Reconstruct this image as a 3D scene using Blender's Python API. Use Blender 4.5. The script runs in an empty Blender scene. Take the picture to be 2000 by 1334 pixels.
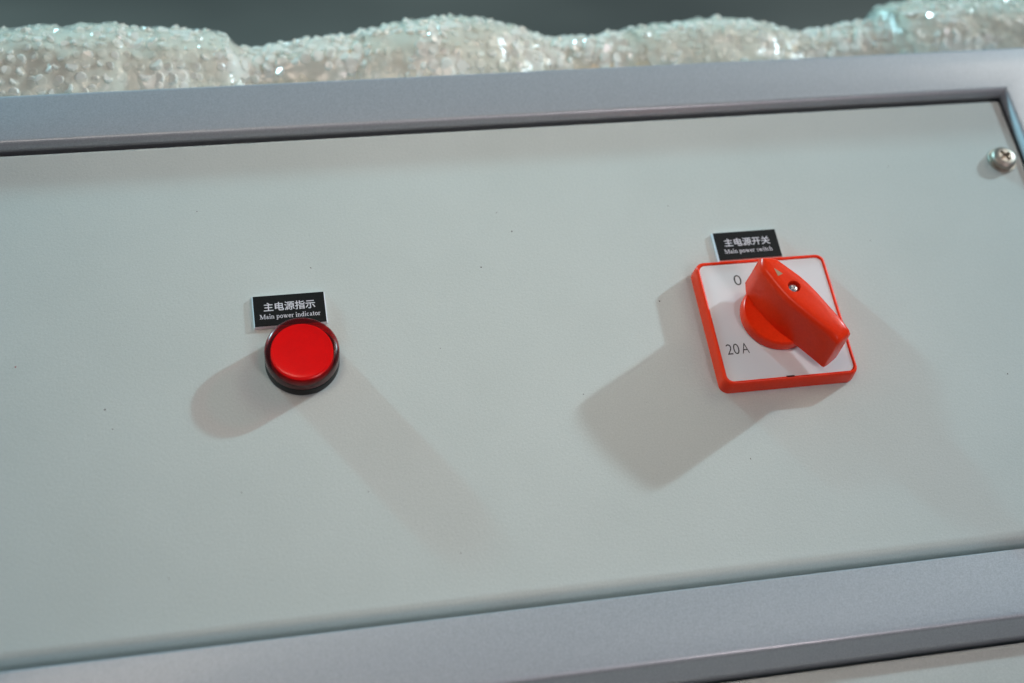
import bpy, bmesh, math, random
from mathutils import Matrix, Vector, noise

# ------------------------------------------------------------------ frame of reference
# Everything on the console is measured in "units" on the sloping control panel
# (x right, y up the slope, z out of the panel); one unit is 1.2 mm.
U = 0.0012
PHI = math.radians(55.0)                    # panel leans back 55 degrees from vertical
ORIGIN = Vector((0.0, 0.0, 1.02))
M = Matrix(((1, 0, 0, ORIGIN.x),
            (0, math.sin(PHI), -math.cos(PHI), ORIGIN.y),
            (0, math.cos(PHI), math.sin(PHI), ORIGIN.z),
            (0, 0, 0, 1)))
def W(x, y, z):
    return M @ Vector((x * U, y * U, z * U))

S = bpy.context.scene
C = S.collection
random.seed(7)

# ------------------------------------------------------------------ camera
cam = bpy.data.cameras.new('camera')
cam.sensor_width = 36.0
cam.lens = 48.04
cam.clip_start = 0.02
cam.clip_end = 200.0
cam.dof.use_dof = True
cam.dof.focus_distance = 462 * U
cam.dof.aperture_fstop = 4.8
cam.dof.aperture_blades = 0
camo = bpy.data.objects.new('camera', cam)
C.objects.link(camo)
RC = ((0.97972054, -0.15845941, 0.12263065), (-0.08265719, -0.87714642, -0.47305597), (0.18252521, 0.45332635, -0.87245617))
cx, cy, cz = -177.742, -208.782, 406.584
loc = Matrix(((RC[0][0], -RC[1][0], -RC[2][0], cx * U),
              (RC[0][1], -RC[1][1], -RC[2][1], cy * U),
              (RC[0][2], -RC[1][2], -RC[2][2], cz * U),
              (0, 0, 0, 1)))
camo.matrix_world = M @ loc
S.camera = camo

# ------------------------------------------------------------------ light
world = bpy.data.worlds.new('World')
S.world = world
world.use_nodes = True
bg = world.node_tree.nodes['Background']
bg.inputs['Color'].default_value = (0.64, 0.78, 1.0, 1)
bg.inputs['Strength'].default_value = 0.12

def area(name, direction, dist, sx, sy, power, color, target=(-40, 0, 0), long_axis=None, spread=180):
    l = bpy.data.lights.new(name, 'AREA')
    l.shape = 'RECTANGLE' if long_axis else 'ELLIPSE'
    l.size, l.size_y = sx, sy
    l.energy = power
    l.color = color
    l.spread = math.radians(spread)
    o = bpy.data.objects.new(name, l)
    C.objects.link(o)
    d = (M.to_3x3() @ Vector(direction)).normalized()
    z = d
    up = (M.to_3x3() @ Vector(long_axis)).normalized() if long_axis else Vector((0, 0, 1))
    x = up.cross(z).normalized()
    y = z.cross(x)
    m = Matrix((x, y, z)).transposed().to_4x4()
    m.translation = W(*target) + d * dist
    o.matrix_world = m
    return o
# key hall lamp to the upper right, a second one low to the upper left, a soft lamp over the photographer, plus two added fills
area('hall_lamp_right', (2.45, 1.33, 1.0), 7.0, 0.24, 0.24, 312, (0.64, 0.87, 0.98))
area('hall_lamp_left', (-0.58, 0.81, 0.112), 6.0, 0.13, 0.40, 355, (0.40, 0.78, 0.90), long_axis=(0, 0, 1))
area('added_fill_overhead', (-0.28, 0.06, 1.0), 0.85, 0.26, 0.22, 0.137, (1.0, 0.80, 0.66), target=(-85, 20, 0), long_axis=(1, 0, 0), spread=46)  # added warm fill, narrowed so the panel fades towards its edges
area('added_fill_side', (0.66, 0.42, 0.64), 1.5, 0.55, 0.50, 0.23, (1.0, 0.84, 0.72), target=(-115, 25, 0), long_axis=(1, 0, 0), spread=30)  # added soft fill, placed so the knob blocks it from the dial's lower left
area('hall_lamp_behind', (0.35, -0.52, 0.80), 1.5, 0.40, 0.22, 0.31, (1.0, 0.83, 0.86), target=(-60, 10, 0), long_axis=(1, 0, 0), spread=48)

S.render.engine = 'CYCLES'
S.cycles.use_denoising = True
S.cycles.max_bounces = 10
S.cycles.transparent_max_bounces = 24
S.cycles.sample_clamp_indirect = 8.0
S.view_settings.view_transform = 'Standard'
S.view_settings.look = 'None'
S.view_settings.exposure = 0.0
S.view_settings.gamma = 1.0

# ------------------------------------------------------------------ materials
def mat(name, color, rough=0.5, metal=0.0, spec=0.5, **kw):
    m = bpy.data.materials.new(name)
    m.use_nodes = True
    b = m.node_tree.nodes['Principled BSDF']
    b.inputs['Base Color'].default_value = (*color, 1)
    b.inputs['Roughness'].default_value = rough
    b.inputs['Metallic'].default_value = metal
    b.inputs['Specular IOR Level'].default_value = spec
    for k, v in kw.items():
        b.inputs[k.replace('_', ' ')].default_value = v
    return m
def nd(m, typ, **kw):
    n = m.node_tree.nodes.new(typ)
    for k, v in kw.items():
        setattr(n, k, v)
    return n
def lk(m, a, b):
    m.node_tree.links.new(a, b)
def coords(m):
    return nd(m, 'ShaderNodeTexCoord').outputs['Object']
def noise_tex(m, scale, detail=2.0, rough=0.5):
    n = nd(m, 'ShaderNodeTexNoise')
    n.inputs['Scale'].default_value = scale
    n.inputs['Detail'].default_value = detail
    n.inputs['Roughness'].default_value = rough
    lk(m, coords(m), n.inputs['Vector'])
    return n.outputs['Fac']
def add_bump(m, layers):
    b = m.node_tree.nodes['Principled BSDF']
    prev = None
    for fac, strength, dist in layers:
        bp = nd(m, 'ShaderNodeBump')
        bp.inputs['Strength'].default_value = strength
        bp.inputs['Distance'].default_value = dist
        lk(m, fac, bp.inputs['Height'])
        if prev:
            lk(m, prev, bp.inputs['Normal'])
        prev = bp.outputs['Normal']
    lk(m, prev, b.inputs['Normal'])
def vary(m, fac, c0, c1, lo=0.3, hi=0.7, socket='Base Color'):
    r = nd(m, 'ShaderNodeValToRGB')
    r.color_ramp.elements[0].position, r.color_ramp.elements[1].position = lo, hi
    r.color_ramp.elements[0].color = (*c0, 1)
    r.color_ramp.elements[1].color = (*c1, 1)
    lk(m, fac, r.inputs['Fac'])
    lk(m, r.outputs['Color'], m.node_tree.nodes['Principled BSDF'].inputs[socket])

m_panel = mat('powder coat light grey', (0.56, 0.60, 0.575), 0.68, spec=0.22)
vary(m_panel, noise_tex(m_panel, 1500, 3, 0.7), (0.505, 0.560, 0.528), (0.585, 0.637, 0.605), 0.32, 0.68)
mixp = nd(m_panel, 'ShaderNodeMixRGB', blend_type='MULTIPLY'); mixp.inputs['Fac'].default_value = 1.0
pb = m_panel.node_tree.nodes['Principled BSDF']
lk(m_panel, pb.inputs['Base Color'].links[0].from_socket, mixp.inputs['Color1'])
rmp = nd(m_panel, 'ShaderNodeValToRGB')
rmp.color_ramp.elements[0].position, rmp.color_ramp.elements[1].position = 0.30, 0.62
rmp.color_ramp.elements[0].color = (0.955, 0.958, 0.955, 1); rmp.color_ramp.elements[1].color = (1, 1, 1, 1)
lk(m_panel, noise_tex(m_panel, 17, 6, 0.62), rmp.inputs['Fac']); lk(m_panel, rmp.outputs['Color'], mixp.inputs['Color2'])
lk(m_panel, mixp.outputs['Color'], pb.inputs['Base Color'])
add_bump(m_panel, [(noise_tex(m_panel, 820, 2.5, 0.6), 0.20, 0.0004), (noise_tex(m_panel, 2600, 1.0), 0.12, 0.0002)])

m_frame = mat('metallic blue grey paint', (0.30, 0.335, 0.39), 0.42, metal=0.35, spec=0.5, Coat_Weight=0.5, Coat_Roughness=0.10)
vary(m_frame, noise_tex(m_frame, 1700, 3.0, 0.75), (0.35, 0.39, 0.42), (0.51, 0.56, 0.595))
add_bump(m_frame, [(noise_tex(m_frame, 2200, 1.0), 0.16, 0.0002), (noise_tex(m_frame, 300, 2.0), 0.10, 0.0004)])

m_body = mat('grey sheet steel', (0.36, 0.38, 0.38), 0.5)
add_bump(m_body, [(noise_tex(m_body, 500, 2.0), 0.2, 0.0004)])

m_red = mat('red moulded plastic', (0.80, 0.030, 0.008), 0.27, spec=0.22)
vary(m_red, noise_tex(m_red, 900, 3), (0.84, 0.036, 0.006), (0.90, 0.043, 0.008))
add_bump(m_red, [(noise_tex(m_red, 1500, 2.0), 0.10, 0.0002)])
b = m_red.node_tree.nodes['Principled BSDF']
b.inputs['Subsurface Weight'].default_value = 0.12
b.inputs['Subsurface Radius'].default_value = (1.0, 0.12, 0.05)
b.inputs['Subsurface Scale'].default_value = 0.0012

m_dial = mat('satin aluminium dial', (0.72, 0.75, 0.755), 0.6, metal=0.0, spec=0.15)
add_bump(m_dial, [(noise_tex(m_dial, 700, 2.0), 0.06, 0.0003)])
m_ink = mat('black ink', (0.03, 0.033, 0.036), 0.6)
m_label_white = mat('white engraving laminate', (0.72, 0.73, 0.77), 0.5)
m_label_black = mat('black engraving laminate', (0.014, 0.016, 0.017), 0.5, spec=0.15)
vary(m_label_black, noise_tex(m_label_black, 1500, 3), (0.006, 0.008, 0.008), (0.012, 0.013, 0.013))
m_letter = mat('engraved white lettering', (0.62, 0.64, 0.68), 0.7)
m_black = mat('black plastic', (0.008, 0.009, 0.010), 0.5, spec=0.2)
m_dark = mat('dark red recess', (0.07, 0.012, 0.010), 0.7, spec=0.1)
m_steel = mat('nickel plated steel', (0.46, 0.42, 0.36), 0.46, metal=1.0)
add_bump(m_steel, [(noise_tex(m_steel, 1200, 2.0), 0.15, 0.0002)])
m_zinc = mat('zinc plated steel', (0.72, 0.75, 0.76), 0.25, metal=1.0)
m_arrow = mat('bare brass arrow inlay', (0.42, 0.28, 0.17), 0.4, metal=0.4)
m_speck = mat('dark dust', (0.10, 0.09, 0.085), 0.8)
m_speck_red = mat('red paint speck', (0.35, 0.05, 0.05), 0.7)

m_diff = mat('red diffuser', (0.88, 0.008, 0.008), 0.5, spec=0.1)
vary(m_diff, noise_tex(m_diff, 260, 4, 0.6), (0.78, 0.006, 0.008), (0.90, 0.009, 0.008))
b = m_diff.node_tree.nodes['Principled BSDF']
b.inputs['Emission Color'].default_value = (1.0, 0.006, 0.004, 1)
b.inputs['Emission Strength'].default_value = 0.46
m_barrel = mat('dark red lamp barrel', (0.55, 0.025, 0.025), 0.4)

def clear_plastic(name, tint, gloss_rough, milky, milk_col):
    m = bpy.data.materials.new(name)
    m.use_nodes = True
    nt = m.node_tree
    nt.nodes.remove(nt.nodes['Principled BSDF'])
    out = nt.nodes['Material Output']
    tr = nd(m, 'ShaderNodeBsdfTransparent'); tr.inputs['Color'].default_value = (*tint, 1)
    df = nd(m, 'ShaderNodeBsdfDiffuse'); df.inputs['Color'].default_value = (*milk_col, 1)
    tl = nd(m, 'ShaderNodeBsdfTranslucent'); tl.inputs['Color'].default_value = (*milk_col, 1)
    mx0 = nd(m, 'ShaderNodeMixShader'); mx0.inputs['Fac'].default_value = 0.16
    lk(m, df.outputs[0], mx0.inputs[1]); lk(m, tl.outputs[0], mx0.inputs[2])
    mx1 = nd(m, 'ShaderNodeMixShader'); mx1.inputs['Fac'].default_value = milky
    lk(m, tr.outputs[0], mx1.inputs[1]); lk(m, mx0.outputs[0], mx1.inputs[2])
    gl = nd(m, 'ShaderNodeBsdfGlossy'); gl.inputs['Roughness'].default_value = gloss_rough
    fr = nd(m, 'ShaderNodeLayerWeight'); fr.inputs['Blend'].default_value = 0.5
    pw = nd(m, 'ShaderNodeMath', operation='POWER'); pw.inputs[1].default_value = 4.5
    ma = nd(m, 'ShaderNodeMath', operation='MULTIPLY_ADD'); ma.inputs[1].default_value = 0.7; ma.inputs[2].default_value = 0.06
    lk(m, fr.outputs['Facing'], pw.inputs[0]); lk(m, pw.outputs[0], ma.inputs[0])
    mx2 = nd(m, 'ShaderNodeMixShader')
    lk(m, ma.outputs[0], mx2.inputs['Fac']); lk(m, mx1.outputs[0], mx2.inputs[1]); lk(m, gl.outputs[0], mx2.inputs[2])
    lk(m, mx2.outputs[0], out.inputs['Surface'])
    return m, fr, gl
m_lens, _, _ = clear_plastic('clear red lens plastic', (0.70, 0.022, 0.028), 0.26, 0.10, (0.40, 0.03, 0.035))
for n_ in m_lens.node_tree.nodes:
    if n_.type == 'MATH' and n_.operation == 'MULTIPLY_ADD':
        n_.inputs[2].default_value = 0.03
m_film, fr_, gl_ = clear_plastic('milky polythene film', (0.93, 0.93, 0.88), 0.18, 0.94, (0.97, 0.98, 0.88))
bp = nd(m_film, 'ShaderNodeBump'); bp.inputs['Strength'].default_value = 0.4; bp.inputs['Distance'].default_value = 0.0012
lk(m_film, noise_tex(m_film, 260, 3.0), bp.inputs['Height'])
lk(m_film, bp.outputs['Normal'], gl_.inputs['Normal']); lk(m_film, bp.outputs['Normal'], fr_.inputs['Normal'])
m_outer, fo_, go_ = clear_plastic('stretch film', (0.97, 0.98, 0.95), 0.14, 0.24, (0.99, 0.99, 0.92))
bpo = nd(m_outer, 'ShaderNodeBump'); bpo.inputs['Strength'].default_value = 0.75; bpo.inputs['Distance'].default_value = 0.0016
lk(m_outer, noise_tex(m_outer, 150, 4.0, 0.6), bpo.inputs['Height']); lk(m_outer, bpo.outputs['Normal'], go_.inputs['Normal'])
m_inner, _, _ = clear_plastic('thin polythene film', (0.95, 0.94, 0.88), 0.18, 0.72, (0.97, 0.97, 0.87))
m_bubble, fr_, gl_ = clear_plastic('polythene bubble film', (0.95, 0.95, 0.92), 0.16, 0.86, (0.98, 0.985, 0.90))
bp = nd(m_bubble, 'ShaderNodeBump'); bp.inputs['Strength'].default_value = 0.2; bp.inputs['Distance'].default_value = 0.0006
lk(m_bubble, noise_tex(m_bubble, 420, 2.0), bp.inputs['Height'])
lk(m_bubble, bp.outputs['Normal'], gl_.inputs['Normal'])
m_core = mat('beige foam under film', (0.66, 0.58, 0.44), 0.28, spec=0.5)
vary(m_core, noise_tex(m_core, 40, 3), (0.78, 0.68, 0.48), (0.95, 0.92, 0.82))
add_bump(m_core, [(noise_tex(m_core, 140, 3.0), 0.5, 0.002)])

m_floor = mat('worn green grey workshop floor', (0.10, 0.125, 0.12), 0.6)
vary(m_floor, noise_tex(m_floor, 0.55, 3), (0.085, 0.074, 0.061), (0.215, 0.182, 0.150))

# ------------------------------------------------------------------ mesh helpers (input in panel units)
def link(name, me, material, parent=None, smooth=True, sharp=None):
    me.materials.append(material)
    if smooth:
        me.polygons.foreach_set('use_smooth', [True] * len(me.polygons))
        if sharp is not None:
            me.set_sharp_from_angle(angle=math.radians(sharp))
    o = bpy.data.objects.new(name, me)
    C.objects.link(o)
    if parent:
        o.parent = parent
    else:
        o.matrix_world = M
    return o
def mesh(name, verts, faces):
    me = bpy.data.meshes.new(name)
    me.from_pydata([(x * U, y * U, z * U) for x, y, z in verts], [], faces)
    bm = bmesh.new(); bm.from_mesh(me)
    bmesh.ops.recalc_face_normals(bm, faces=bm.faces)
    bm.to_mesh(me); bm.free()
    return me
def tag(o, label, cat, group=None, kind=None):
    o['label'] = label; o['category'] = cat
    if group: o['group'] = group
    if kind: o['kind'] = kind
    return o
def thing(name, x, y, z, label, cat, group=None):
    o = bpy.data.objects.new(name, None)
    o.empty_display_size = 0.01
    C.objects.link(o)
    o.matrix_world = M @ Matrix.Translation((x * U, y * U, z * U))
    return tag(o, label, cat, group)
def loft(loops, cap0=True, cap1=True, closed=True):
    """stack of equally long point loops -> verts, faces"""
    n = len(loops[0]); v = [p for l in loops for p in l]; f = []
    for i in range(len(loops) - 1):
        for j in range(n if closed else n - 1):
            k = (j + 1) % n
            f.append((i * n + j, i * n + k, (i + 1) * n + k, (i + 1) * n + j))
    if cap0: f.append(tuple(range(n))[::-1])
    if cap1: f.append(tuple((len(loops) - 1) * n + j for j in range(n)))
    return v, f
def lathe(profile, n=64, cap0=True, cap1=True):
    loops = [[(r * math.cos(2 * math.pi * j / n), r * math.sin(2 * math.pi * j / n), z) for j in range(n)] for r, z in profile]
    return loft(loops, cap0, cap1)
def rrect(x0, x1, y0, y1, r, z, k=6):
    pts = []
    for (ccx, ccy, a0) in ((x1 - r, y1 - r, 0), (x0 + r, y1 - r, 90), (x0 + r, y0 + r, 180), (x1 - r, y0 + r, 270)):
        for i in range(k + 1):
            a = math.radians(a0 + 90 * i / k)
            pts.append((ccx + r * math.cos(a), ccy + r * math.sin(a), z))
    return pts
def box(x0, x1, y0, y1, z0, z1):
    v = [(x, y, z) for z in (z0, z1) for x, y in ((x0, y0), (x1, y0), (x1, y1), (x0, y1))]
    return v, [(0, 3, 2, 1), (4, 5, 6, 7), (0, 1, 5, 4), (1, 2, 6, 5), (2, 3, 7, 6), (3, 0, 4, 7)]
def cut(o, cutter):
    """apply a boolean difference and drop the cutter"""
    md = o.modifiers.new('cut', 'BOOLEAN'); md.object = cutter; md.operation = 'DIFFERENCE'; md.solver = 'EXACT'
    bpy.context.view_layer.update()
    dg = bpy.context.evaluated_depsgraph_get()
    me = bpy.data.meshes.new_from_object(o.evaluated_get(dg))
    o.modifiers.clear(); o.data = me
    bpy.data.objects.remove(cutter)

# ------------------------------------------------------------------ setting: floor
fme = bpy.data.meshes.new('floor')
fme.from_pydata([(-40, -40, 0), (40, -40, 0), (40, 40, 0), (-40, 40, 0)], [], [(0, 1, 2, 3)])
fl = link('floor', fme, m_floor, smooth=False)
fl.matrix_world = Matrix.Identity(4)
fl['kind'] = 'structure'
fl['label'] = 'dark green grey workshop floor far behind the console, out of focus'

# ------------------------------------------------------------------ the console
PX0, PX1, PY0, PY1 = -560.0, 120.2, -90.0, 92.2          # control panel
LEFT, RIGHT = -587.0, 147.0
con = thing('control_console', -220, 0, 0, 'grey sloping control console with blue grey metal frame around a light panel', 'control console')
def con_part(name, vf, material, smooth=True, sharp=None, parent=None):
    v, f = vf
    v = [(x + 220, y, z) for x, y, z in v]
    return link(name, mesh(name, v, f), material, parent or con, smooth, sharp)

# folded-edge control panel: a wide fold along the bottom, tighter ones elsewhere
side = [(0, -16), (0, -8), (0, -1.4), (.08, -.95), (.25, -.55), (.5, -.27), (.9, -.07), (1.4, 0)]
fold = [(0, -16), (0, -8), (.5, -6.2), (1.9, -3.0), (2.7, -1.35), (3.3, -.55), (4.2, -.1), (5.4, 0)]
loops = []
for (d, z), (e, zb) in zip(side, fold):
    lp = rrect(PX0 + d, PX1 - d, PY0 + e, PY1 - d, 0.7, z, 3)
    loops.append([(x, y, z if y > 0 else zb) for x, y, _ in lp])
con_part('panel', loft(loops), m_panel, True, 40)

# welded frame around it: per-side offsets (right, top, left, bottom) from the opening, and depth
OX0, OX1, OY0, OY1 = -562.0, 121.4, -90.9, 94.1
FZ = 3.1
fp = []
# inner edge: sloped and rounded along the top and sides, tight at the bottom
inner = [(3, 0, -22), (3, 0, -1.7), (0, .02, -1.1), (0, .05, 0), (.15, .08, .6), (.6, .12, 1.5), (1.0, .2, 2.1), (1.4, .35, 2.55), (1.9, .6, 2.9), (2.6, 1.0, FZ)]
for d, db, z in inner:
    fp.append((d, d, d, db, z))
ro = 2.2                                             # outer edges: small radius, then the chamfer below the bottom rail
for a in range(0, 91, 18):
    s, c = math.sin(math.radians(a)), math.cos(math.radians(a))
    fp.append((23.4 + ro * s, 20.3 + ro * s, 23.4 + ro * s, 20.6 + ro * 1.3 * s, FZ - ro * (1 - c)))
fp.append((25.6, 22.5, 25.6, 26.6, -2.4))
fp.append((25.6, 22.5, 25.6, 27.2, -3.4))
fp.append((25.6, 22.5, 25.6, 27.2, -22))
loops = []
for r_, t_, l_, b_, z in fp:
    x0, x1, y0, y1 = OX0 - l_, OX1 + r_, OY0 - b_, OY1 + t_
    loops.append([(x1, y0, z), (x1, y1, z), (x0, y1, z), (x0, y0, z)])
v, f = loft(loops, False, False)
n_ = len(loops)
f += [((n_ - 1) * 4 + j, (n_ - 1) * 4 + (j + 1) % 4, (j + 1) % 4, j) for j in range(4)]
fo = con_part('frame', (v, f), m_frame, True, 32)

# lower door panel below the bottom rail
prof = [(0.0, -24.0)] + [(1.6 * (1 - math.cos(math.radians(a))), -5.2 - 1.6 * (1 - math.sin(math.radians(a)))) for a in range(0, 91, 15)]
loops = [rrect(LEFT + d, RIGHT - d, -420 + d, -119.6 - d, 0.6, z, 2) for d, z in prof]
con_part('lower_panel', loft(loops), m_panel, True, 40)

# body of the console down to the floor, profile in world depth / height
def wyz(y, z):
    p = W(0, y, z); return p.y, p.z
prof = [wyz(114, -22.5), wyz(-419, -24.5)]
y_low, z_low = prof[1]
deck_y, deck_z = wyz(114, -22.5)
prof += [(y_low, 0.02), (0.24, 0.02), (0.24, ORIGIN.z + 0.022), (deck_y + 0.004, ORIGIN.z + 0.022)]
Mi = M.inverted()
loops = []
for X in (LEFT + 4, RIGHT - 4):
    lp = []
    for (yy, zz) in prof:
        q = Mi @ Vector((0, yy, zz))
        lp.append((X, q.y / U, q.z / U))
    loops.append(lp)
con_part('body', loft(loops), m_body, False)

# dust specks stuck to the paint
def speck_mesh(pts, seed):
    random.seed(seed); v = []; f = []
    for (x, y, r) in pts:
        r *= 0.8
        b0 = len(v); a0 = random.random() * 6.28; el = random.uniform(0.5, 0.9)
        ring = []
        for k in range(7):
            a = 2 * math.pi * k / 7
            qx, qy = r * math.cos(a) * random.uniform(.7, 1.2), r * el * math.sin(a) * random.uniform(.7, 1.2)
            ring.append((x + qx * math.cos(a0) - qy * math.sin(a0), y + qx * math.sin(a0) + qy * math.cos(a0), 0.01))
        v += ring + [(x, y, 0.01 + r * 0.45)]
        f += [(b0 + k, b0 + (k + 1) % 7, b0 + 7) for k in range(7)]
    return v, f
sp = [(-85.6, 46.6, .5), (-98.8, 32.7, .42), (-157.7, 37.5, .36), (-227.2, -9.6, .42), (-19.7, -49.0, .45), (-89.8, 55.0, .3), (-194.6, 63.6, .3),
      (-26.1, 52.9, .35), (81.9, -27.0, .42), (-186.5, -42.7, .35), (-37.9, 13.5, .5), (-225.0, -16.7, .35), (-147.1, -46.7, .25),
      (-71.7, -19.7, .3), (-117.4, 2.2, .25), (47.2, 31.8, .28), (-120.8, -70.4, .3), (-209.8, -68.1, .3), (64.2, 64, .25)]
random.seed(21)
sp += [(random.uniform(-255, 115), random.uniform(-84, 88), random.uniform(.10, .16)) for _ in range(12)]
o = con_part('dust_speck', speck_mesh(sp, 3), m_speck); o['kind'] = 'stuff'
o = con_part('paint_speck', speck_mesh([(-254.6, 8.4, .4)], 5), m_speck_red)

# ------------------------------------------------------------------ lettering
def text_mesh(body, size, width=None, bold=0.0, spacing=1.0):
    cu = bpy.data.curves.new('lettering', 'FONT')
    cu.body = body; cu.size = size; cu.offset = bold; cu.space_character = spacing
    cu.resolution_u = 4; cu.fill_mode = 'FRONT'
    o = bpy.data.objects.new('lettering', cu); C.objects.link(o)
    bpy.context.view_layer.update()
    me = bpy.data.meshes.new_from_object(o.evaluated_get(bpy.context.evaluated_depsgraph_get()))
    bpy.data.objects.remove(o)
    xs = [v.co.x for v in me.vertices]; ys = [v.co.y for v in me.vertices]
    x0, x1, y0 = min(xs), max(xs), min(ys)
    k = (width / (x1 - x0)) if width else 1.0
    V = [((v.co.x - x0) * k, v.co.y, 0) for v in me.vertices]
    F = [tuple(p.vertices) for p in me.polygons]
    bpy.data.meshes.remove(me)
    return V, F
# book-face letters drawn from stems, bowls and serifs (em units)
def q_stem(x, y0, y1, w=.105): return [(x - w / 2, y0), (x + w / 2, y0), (x + w / 2, y1), (x - w / 2, y1)]
def q_ser(x, y, w=.24, h=.04): return [(x - w / 2, y), (x + w / 2, y), (x + w / 2, y + h), (x - w / 2, y + h)]
def q_diag(x0, y0, x1, y1, w): return [(x0 - w / 2, y0), (x0 + w / 2, y0), (x1 + w / 2, y1), (x1 - w / 2, y1)]
def q_ring(cx_, cy_, rx, ry, a0=0, a1=360, tx=.11, ty=.075):
    n = max(4, int(abs(a1 - a0) / 24)); out = []
    def pt(a, k):
        a = math.radians(a)
        return (cx_ + (rx - k * tx) * math.cos(a), cy_ + (ry - k * ty) * math.sin(a))
    for i in range(n):
        b0, b1 = a0 + (a1 - a0) * i / n, a0 + (a1 - a0) * (i + 1) / n
        out.append([pt(b0, 0), pt(b1, 0), pt(b1, 1), pt(b0, 1)])
    return out
G = {
 'M': (.90, [q_stem(.13, 0, .66, .055), q_stem(.75, 0, .66, .12), q_diag(.15, .66, .42, .02, .13), q_diag(.42, .02, .72, .66, .055), q_ser(.13, 0), q_ser(.75, 0, .28), q_ser(.10, .62, .2), q_ser(.78, .62, .22)]),
 'a': (.45, q_ring(.18, .13, .15, .135, 0, 360, .09) + q_ring(.20, .30, .145, .16, 0, 160, .09) + [q_stem(.30, .04, .32), q_ser(.36, .0, .12, .06)]),
 'i': (.28, [q_stem(.14, 0, .43), q_ser(.14, 0), q_ser(.08, .39, .12), q_stem(.14, .56, .69, .13)]),
 'n': (.52, [q_stem(.12, 0, .45), q_ser(.12, 0, .23), q_ser(.06, .41, .12), q_stem(.39, 0, .31), q_ser(.39, 0, .23)] + q_ring(.26, .27, .182, .19, 0, 165, .10, .07)),
 'p': (.51, [q_stem(.12, -.21, .45), q_ser(.12, -.21), q_ser(.06, .41, .12)] + q_ring(.27, .225, .205, .24)),
 'o': (.50, q_ring(.25, .225, .22, .24)),
 'w': (.72, [q_diag(.10, .45, .24, 0, .11), q_diag(.24, 0, .36, .40, .05), q_diag(.34, .45, .48, 0, .11), q_diag(.48, 0, .62, .45, .05), q_ser(.10, .41, .2), q_ser(.34, .41, .2), q_ser(.62, .41, .17)]),
 'e': (.45, q_ring(.225, .225, .195, .24, 0, 320) + [q_ser(.23, .24, .36, .045)]),
 'r': (.35, [q_stem(.12, 0, .45), q_ser(.12, 0), q_ser(.06, .41, .12)] + q_ring(.27, .31, .12, .15, 40, 150, .09, .08)),
 'd': (.51, [q_stem(.38, 0, .68), q_ser(.33, .64, .12), q_ser(.44, 0, .12)] + q_ring(.23, .225, .20, .24)),
 'c': (.44, q_ring(.225, .225, .195, .24, 45, 318)),
 't': (.30, [q_stem(.14, .06, .58), q_ser(.15, .41, .27), q_ser(.19, .0, .16, .06)]),
 's': (.39, q_ring(.19, .335, .135, .125, 20, 265, .08, .06) + q_ring(.19, .115, .135, .125, -160, 90, .08, .06)),
 'h': (.52, [q_stem(.12, 0, .68), q_ser(.12, 0, .23), q_ser(.06, .64, .12), q_stem(.39, 0, .31), q_ser(.39, 0, .23)] + q_ring(.26, .27, .182, .19, 0, 165, .10, .07)),
}
def serif_line(body, width, cap):
    v = []; f = []; x = 0.0; lift = 0
    polys = []
    for ch in body:
        if ch == ' ':
            x += .25; continue
        adv, ps = G[ch]
        for p_ in ps:
            polys.append([(px + x, py) for px, py in p_])
        x += adv
    k = width / x; ky = cap / .66
    for i, p_ in enumerate(polys):
        b0 = len(v); z = 0.006 * (i % 5)
        v += [(px * k, py * ky, z) for px, py in p_]
        f.append(tuple(range(b0, b0 + 4)))
    return v, f
def flat_mesh(name, v, f):
    me = bpy.data.meshes.new(name)
    me.from_pydata([(x * U, y * U, z * U) for x, y, z in v], [], f)
    bm = bmesh.new(); bm.from_mesh(me)
    for fc in bm.faces:
        fc.normal_update()
        if fc.normal.z < 0: fc.normal_flip()
    bm.to_mesh(me); bm.free()
    return me

# ------------------------------------------------------------------ label plates
def label_plate(x, y, hanzi, english, cw, ew, ex, label):
    w, h, t = 23.8, 11.65, 1.35
    o = thing('label_plate', x + w / 2, y - h / 2, 0, label, 'label', 'engraved label plates on the panel')
    hw, hh = w / 2, h / 2
    e = 0.32
    loops = [rrect(-hw - e, hw + e, -hh - e, hh + e, .15, 0.0, 2), rrect(-hw - e, hw + e, -hh - e, hh + e, .15, 0.5, 2), rrect(-hw, hw, -hh, hh, .12, t - .12, 2)]
    v, f = loft(loops)
    link('backing', mesh('backing', v, f), m_label_white, o, False)
    loops = [rrect(-hw, hw, -hh, hh, .12, t - .11, 2), rrect(-hw, hw, -hh, hh, .12, t, 2)]
    v, f = loft(loops)
    link('face', mesh('face', v, f), m_label_black, o, False)
    z = t + .03
    v, f = text_mesh(hanzi, 3.55, cw, 0.045)
    link('lettering', flat_mesh('lettering', [(a - hw + 3.35, b_ + hh - 5.75, z) for a, b_, _ in v], f), m_letter, o, False)
    v, f = serif_line(english, ew, 1.72)
    link('lettering', flat_mesh('lettering', [(a - hw + ex, b_ + hh - 8.95, z + c_) for a, b_, c_ in v], f), m_letter, o, False)
    return o
label_plate(-178.14, 26.91, '主电源指示', 'Main power indicator', 17.2, 20.2, 1.8, 'black engraved label plate reading Main power indicator, above the red round lamp')
label_plate(-12.65, 38.93, '主电源开关', 'Main power switch', 17.4, 18.3, 2.6, 'black engraved label plate reading Main power switch, behind the red square switch')

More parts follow.
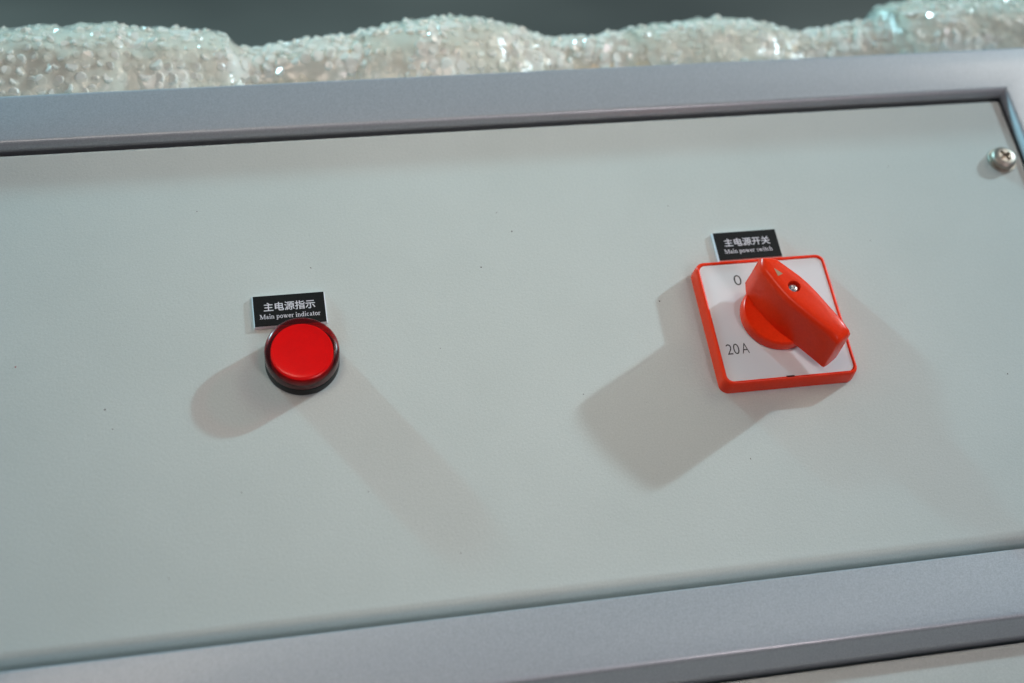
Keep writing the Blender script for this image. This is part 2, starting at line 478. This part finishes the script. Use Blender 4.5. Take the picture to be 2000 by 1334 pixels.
# ------------------------------------------------------------------ indicator lamp
ind = thing('indicator_light', -163.75, 1.15, 0, 'round red indicator lamp with black base, left on the panel', 'indicator light')
v, f = lathe([(11.6, 0.0), (12.05, 0.25), (12.2, 0.6), (12.2, 3.9), (12.0, 4.15), (10.6, 4.15), (10.6, 0.8)], 96, False, True)
link('base_ring', mesh('base_ring', v, f), m_black, ind, True, 35)
v, f = lathe([(10.3, 2.4), (10.2, 5.4), (9.6, 6.6), (8.8, 6.9)], 96, True, True)
link('barrel', mesh('barrel', v, f), m_barrel, ind, True, 50)
v, f = lathe([(10.0, 7.0), (10.15, 7.3), (10.1, 8.3), (9.75, 8.65), (9.3, 8.55), (8.6, 8.2), (7.0, 8.0), (3.5, 7.9), (1.0, 7.9)], 96, True, True)
link('diffuser', mesh('diffuser', v, f), m_diff, ind, True, 50)
pr = [(12.1, 4.2), (12.18, 4.6), (12.15, 7.2)]
for a in range(0, 91, 10):
    s, c = math.sin(math.radians(a)), math.cos(math.radians(a))
    pr.append((9.9 + 2.25 * c, 8.4 + 2.15 * s))
pr += [(8.5, 10.6), (5, 10.7), (1.5, 10.74)]
v, f = lathe(pr, 96, False, True)
link('lens', mesh('lens', v, f), m_lens, ind, True, 50)

# ------------------------------------------------------------------ rotary switch
sw = thing('rotary_switch', 0, 0, 0, 'red square rotary switch with white dial and lever knob, right on the panel', 'rotary switch')
def sq(h, r, z): return rrect(-h, h, -h, h, r, z, 8)
loops = [sq(24.5, 3.2, 0), sq(24.55, 3.2, 1.0), sq(24.3, 3.2, 5.2), sq(24.15, 3.15, 5.9), sq(23.9, 3.0, 6.35), sq(23.55, 2.8, 6.55), sq(23.25, 2.6, 6.5), sq(23.05, 2.45, 6.3), sq(23.0, 2.4, 5.7)]
v, f = loft(loops, True, True)
link('plate', mesh('plate', v, f), m_red, sw, True, 50)
loops = [sq(22.9, 2.35, 5.75), sq(22.9, 2.35, 5.95), sq(22.8, 2.3, 6.02)]
v, f = loft(loops)
dial = link('dial', mesh('dial', v, f), m_dial, sw, True, 30)
def print_on_dial(body, x, y, size, width):
    v, f = text_mesh(body, size, width, -0.035)
    link('lettering', flat_mesh('lettering', [(a + x, b_ + y, 6.05) for a, b_, _ in v], f), m_ink, dial, False)
print_on_dial('0', -11.4, 14.05, 6.0, 2.75)
print_on_dial('20', -20.6, -12.8, 5.9, 4.55)
print_on_dial('A', -15.2, -12.8, 5.9, 2.6)
v, f = box(-2.2, 0.7, -23.45, -22.88, 6.1, 6.58)
link('release_slot', mesh('release_slot', v, f), m_dark, sw, False)

ax, ay = 0.542, -0.840
nx, ny = 0.840, 0.542
def K(a, n, z): return (a * ax + n * nx, a * ay + n * ny, z)
# plan outline of the lever: half width along its length, pointed at the arrow end
half = [(-15.3, 0.0), (-15.1, 0.9), (-13.5, 2.4), (-11.7, 3.95), (-10.5, 4.2), (-6, 4.9), (-2, 5.5), (2, 5.7), (6, 5.5), (11, 5.0), (16, 4.45), (20, 4.1), (23.3, 3.85), (24.0, 3.6), (24.25, 2.4), (24.3, 1.0)]
def lever_loop(inset, z, grow=1.0, drop=1.0, keep_point=True):
    pts = []
    L0, L1 = -15.6, 24.7
    for a, h_ in half:
        a2 = 4.5 + (a - 4.5) * (1 - inset / 20.0) * (1 + (grow - 1) * .5)
        pts.append((a2, max(h_ * grow - inset, 0.02 if h_ == 0 else 0.15)))
    full = [(a, n) for a, n in pts] + [(a, -n) for a, n in reversed(pts[1:])]
    out = []
    for a, n in full:
        dz = -drop * max(0, (a - 19.0) / 5.5) ** 2 * 1.7 - drop * max(0, (-11 - a) / 5.0) ** 2 * 0.5
        out.append(K(a, n, z + dz))
    return out
prof = [(0.25, 9.85, 1.05, 0), (0.0, 10.1, 1.05, 0), (0, 15, 1.03, .2), (0, 21, 1.01, .6), (0, 25.2, 1.0, 1), (.14, 26.0, 1, 1), (.45, 26.7, 1, 1), (.95, 27.2, 1, 1), (1.6, 27.46, 1, 1), (2.6, 27.58, 1, 1)]
v, f = loft([lever_loop(*p_) for p_ in prof])
knob = link('knob', mesh('knob', v, f), m_red, sw, True, 38)
# countersunk hole for the fixing screw
v, f = lathe([(2.15, 25.6), (2.2, 29.0)], 40)
cutter = link('cutter', mesh('cutter', v, f), m_red, sw)
cut(knob, cutter)
knob.data.polygons.foreach_set('use_smooth', [True] * len(knob.data.polygons)); knob.data.set_sharp_from_angle(angle=math.radians(38))
# round skirt under the lever, dished top
v, f = lathe([(12.4, 6.2), (12.9, 6.35), (13.05, 6.8), (12.9, 9.6), (12.7, 10.3), (12.3, 10.62), (11.8, 10.55), (9.5, 10.15), (6.0, 9.95), (1.0, 9.9)], 96)
link('skirt', mesh('skirt', v, f), m_red, knob, True, 45)
tri = [K(-9.2, -.35, 0), K(-6.2, -1.5, 0), K(-5.8, .5, 0)]
v = [(x, y, 27.66) for x, y, _ in tri] + [(x, y, 27.2) for x, y, _ in tri]
link('arrow_mark', mesh('arrow_mark', v, [(0, 1, 2), (5, 4, 3), (0, 3, 4, 1), (1, 4, 5, 2), (2, 5, 3, 0)]), m_arrow, knob, False)

def cross_screw(name, R, h, z0, parent, material, recess, cyl=0.45, flat=0.0):
    pr = [(R * .98, z0), (R, z0 + h * .08), (R, z0 + h * cyl)]
    for a in range(12, 88, 12):
        s, c = math.sin(math.radians(a)), math.cos(math.radians(a))
        pr.append((R * (flat + (1 - flat) * c), z0 + h * (cyl + (1 - cyl) * s)))
    pr.append((R * flat + 0.02 + R * .06, z0 + h))
    v, f = lathe(pr, 48)
    o = link(name, mesh(name, v, f), material, parent, True, 40)
    w_ = recess * .30
    for ang in (math.radians(28), math.radians(118)):
        v, f = box(-recess, recess, -w_, w_, z0 + h * .45, z0 + h * 1.5)
        v = [(x * math.cos(ang) - y * math.sin(ang), x * math.sin(ang) + y * math.cos(ang), z) for x, y, z in v]
        cu = link('cutter', mesh('cutter', v, f), material, parent)
        cut(o, cu)
    o.data.polygons.foreach_set('use_smooth', [True] * len(o.data.polygons)); o.data.set_sharp_from_angle(angle=math.radians(40))
    v, f = lathe([(recess * 1.02, z0 + h * .40), (recess * 1.02, z0 + h * .44)], 20)
    return o
cross_screw('screw', 1.95, 1.0, 25.62, knob, m_zinc, 1.1, 0.5, 0.3)

# ------------------------------------------------------------------ panel screw
scr = thing('panel_screw', 111.2, 63.2, 0, 'small silver cross head screw near the top right panel corner', 'screw')
v, f = lathe([(5.5, 0.0), (5.6, 0.2), (5.6, 0.75), (5.4, 0.95), (1, 0.95)], 48)
link('washer', mesh('washer', v, f), m_steel, scr, True, 40)
cross_screw('head', 4.9, 2.7, 0.97, scr, m_steel, 2.5, 0.40, 0.45)

# ------------------------------------------------------------------ bubble wrap bundle
SIL = [(-320, 31.0), (-285.8, 32.1), (-263.9, 30.9), (-252.6, 31.4), (-239.4, 31.6), (-220.4, 31.1), (-217.7, 29.4), (-203.3, 29.1), (-191.7, 27.4), (-180.1, 25.6), (-177.3, 22.9), (-174.6, 19.9),
       (-170.7, 18.3), (-166.7, 19.1), (-148.4, 21.7), (-132.0, 22.5), (-127.8, 24.9), (-115.4, 26.4), (-107.0, 28.1), (-90.3, 28.9), (-77.7, 27.6), (-65.1, 24.4), (-54.5, 19.9), (-51.3, 17.1),
       (-43.7, 17.4), (-21.8, 18.6), (-15.2, 21.5), (0.4, 22.5), (22.8, 23.9), (41.0, 22.0), (52.6, 18.8), (59.6, 16.0), (68.9, 16.4), (92.3, 19.4), (95.1, 20.3), (95.9, 25.2), (101.5, 27.0), (115.7, 28.4), (164.2, 28.6), (240, 27.3)]
CORE = [(-320, 26), (-190, 23), (-176, 18.3), (-170.7, 17.6), (-148.4, 20.9), (-132, 21.6), (-95, 23.5), (-60, 17.5), (-51.3, 16.6), (-43.7, 16.9), (-21.8, 18.0), (20, 19.5), (59.6, 15.4), (68.9, 15.9), (92.3, 18.9), (100, 20), (240, 22)]
def interp(tab, x):
    if x <= tab[0][0]: return tab[0][1]
    for (x0, y0), (x1, y1) in zip(tab, tab[1:]):
        if x <= x1: return y0 + (y1 - y0) * (x - x0) / (x1 - x0)
    return tab[-1][1]
YC, ZC = 140.0, -35.0
TH0 = math.radians(41)
def nz(x, y, z): return noise.noise(Vector((x, y, z)))
def wrap_point(u, th, tab, lift, seed, wr=1.0, ends=None):
    R = interp(tab, u) + lift
    if ends:
        a_, b_ = ends[0] + ends[2] * (th - TH0), ends[1] + ends[3] * (th - TH0)
        q = max(0.0, min(1.0, (min(u - a_, b_ - u) + 0.5) / 2.6)) ** 0.5
        R = (interp(CORE, u) + 0.7) * (1 - q) + R * q
    k = max(0.0, min(1.0, abs(th - TH0) / 0.9))
    R += wr * (0.9 * nz(u * .11, th * 3.0, seed) + 0.55 * nz(u * .33, th * 7, seed + 3))
    R += k * 2.6 * nz(u * .045, th * 1.6, seed + 9)
    y, z = YC + R * math.cos(th), ZC + R * math.sin(th)
    lim = 117.6 + 0.4 * nz(u * .2, th * 4, seed)
    if y < lim: y = lim - (lim - y) * 0.04            # squashed against the back of the rail
    # and flattened on the deck behind it (a level plane in the world)
    hz = y * math.cos(PHI) + z * math.sin(PHI)
    if hz < 18.6 + 1.0: 
        d = 19.6 - hz
        y += d * math.cos(PHI); z += d * math.sin(PHI)
    return (u, y, z)
wrap = thing('bubble_wrap_bundle', -60, YC, -48, 'lumpy bundle of clear bubble wrap lying behind the top rail of the console', 'bubble wrap')
def wpart(name, v, f, material, parent=wrap, off=True):
    v = [(x + 60, y - YC, z + 48) for x, y, z in v]
    return link(name, mesh(name, v, f), material, parent, True)
TA, TB = math.radians(-120), math.radians(205)
def grid(u0, u1, nu, nt, slant0, slant1, tab, lift, seed, wr=1.0, ends=None):
    v = []; f = []
    for i in range(nu + 1):
        for j in range(nt + 1):
            th = TA + (TB - TA) * j / nt
            a, b_ = u0 + slant0 * (th - TH0), u1 + slant1 * (th - TH0)
            a += 2.2 * nz(th * 3, 1.7, seed) + 1.5 * nz(th * 9, 2.7, seed); b_ += 2.2 * nz(th * 3, 5.7, seed) + 1.5 * nz(th * 9, 7.7, seed)
            v.append(wrap_point(a + (b_ - a) * i / nu, th, tab, lift, seed, wr, ends))
    for i in range(nu):
        for j in range(nt):
            k = i * (nt + 1) + j
            f.append((k, k + 1, k + nt + 2, k + nt + 1))
    return v, f
v, f = grid(-318, 196, 260, 50, 0, 0, CORE, -0.4, 2.0, 1.2)
wpart('core', v, f, m_core)
v, f = grid(-318, 196, 280, 56, 0, 0, CORE, 0.5, 6.0, 2.0)
inner = wpart('inner_film', v, f, m_inner)

def dome(c, nrm, tan, r, h, v, f):
    """a bubble: bulging wall and a slack, tilted flat top"""
    bt = nrm.cross(tan).normalized(); tan = bt.cross(nrm)
    b0 = len(v)
    tx_, ty_ = random.gauss(0, .27), random.gauss(0, .27)
    for (rk, hk, tl) in ((1.0, -0.15, 0), (0.97, 0.5, .35), (0.70, 0.95, 1.0)):
        for k in range(9):
            a = 2 * math.pi * k / 9
            lx, ly = math.cos(a) * r * rk, math.sin(a) * r * rk
            q = c + tan * lx + bt * ly + nrm * (h * hk + tl * (lx * tx_ + ly * ty_))
            v.append(tuple(q))
    for l_ in range(2):
        for k in range(9):
            k2 = (k + 1) % 9
            f.append((b0 + l_ * 9 + k, b0 + l_ * 9 + k2, b0 + (l_ + 1) * 9 + k2, b0 + (l_ + 1) * 9 + k))
    f.append(tuple(b0 + 18 + k for k in range(9)))
def bubbles(u0, u1, sl0, sl1, lift, seed, skew, hgt=0.85, tab=SIL, keep=0.5):
    random.seed(int(seed * 100)); v = []; f = []
    pitch = 4.7; R0 = 25.0
    nt_ = int((TB - TA) * R0 / (pitch * .87))
    for j in range(nt_):
        th = TA + (j + .5) * pitch * .87 / R0
        a, b_ = u0 + sl0 * (th - TH0) + 1.0, u1 + sl1 * (th - TH0) - 1.0
        u = a + (pitch / 2 if j % 2 else 0) + (skew * j) % pitch
        while u < b_:
            uu = u + random.uniform(-1.0, 1.0); t2 = th + random.uniform(-.04, .04)
            if nz(uu * .05, t2 * 1.2, seed + 20) < keep:
                en = (u0, u1, sl0, sl1) if tab is SIL else None; p0 = Vector(wrap_point(uu, t2, tab, lift, seed, 1.0, en)); pu = Vector(wrap_point(uu + .8, t2, tab, lift, seed, 1.0, en)); pt = Vector(wrap_point(uu, t2 + .03, tab, lift, seed, 1.0, en))
                tn = (pu - p0); nr = (pt - p0).cross(tn)
                if nr.length > 1e-6 and tn.length > 1e-6:
                    nr.normalize()
                    rad = Vector((0, math.cos(t2), math.sin(t2)))
                    if nr.dot(rad) < 0: nr = -nr
                    nr = (nr + rad * .6).normalized()
                    s = random.uniform(.45, 1.1)
                    dome(p0, nr, tn.normalized(), 2.5 * random.uniform(.55, 1.12), hgt * s, v, f)
            u += pitch
    return v, f
for (u0, u1, sl0, sl1, lift, seed) in ((-312, -219, 0, 8, -1.6, 11.0), (-226, -177.5, 9, 9, -1.5, 17.0), (-129, -54, 4, 4, -1.5, 23.0), (-17, 57, 5, -9, -1.5, 31.0), (96, 194, 4, 0, -1.5, 41.0)):
    v, f = grid(u0, u1, int((u1 - u0) / 1.6), 64, sl0, sl1, SIL, lift, seed, 1.0, (u0, u1, sl0, sl1))
    sh = wpart('wrap_sheet', v, f, m_film)
    v, f = bubbles(u0, u1, sl0, sl1, lift, seed, 1.3)
    bo = wpart('bubbles', v, f, m_bubble, sh)
    bo['kind'] = 'stuff'
    bo.data.set_sharp_from_angle(angle=math.radians(24))
v, f = bubbles(-312, 190, 0, 0, 0.5, 6.0, 1.1, 0.9, CORE, 0.22)
bo = wpart('bubbles', v, f, m_bubble, inner)
bo['kind'] = 'stuff'
bo.data.set_sharp_from_angle(angle=math.radians(24))
# clear stretch film wound over the lot
v, f = grid(-316, 194, 330, 70, 0, 0, [(u, max(r_, interp(CORE, u) + 1.0)) for u, r_ in SIL], -0.85, 11.0, 1.7)
wpart('outer_film', v, f, m_outer)
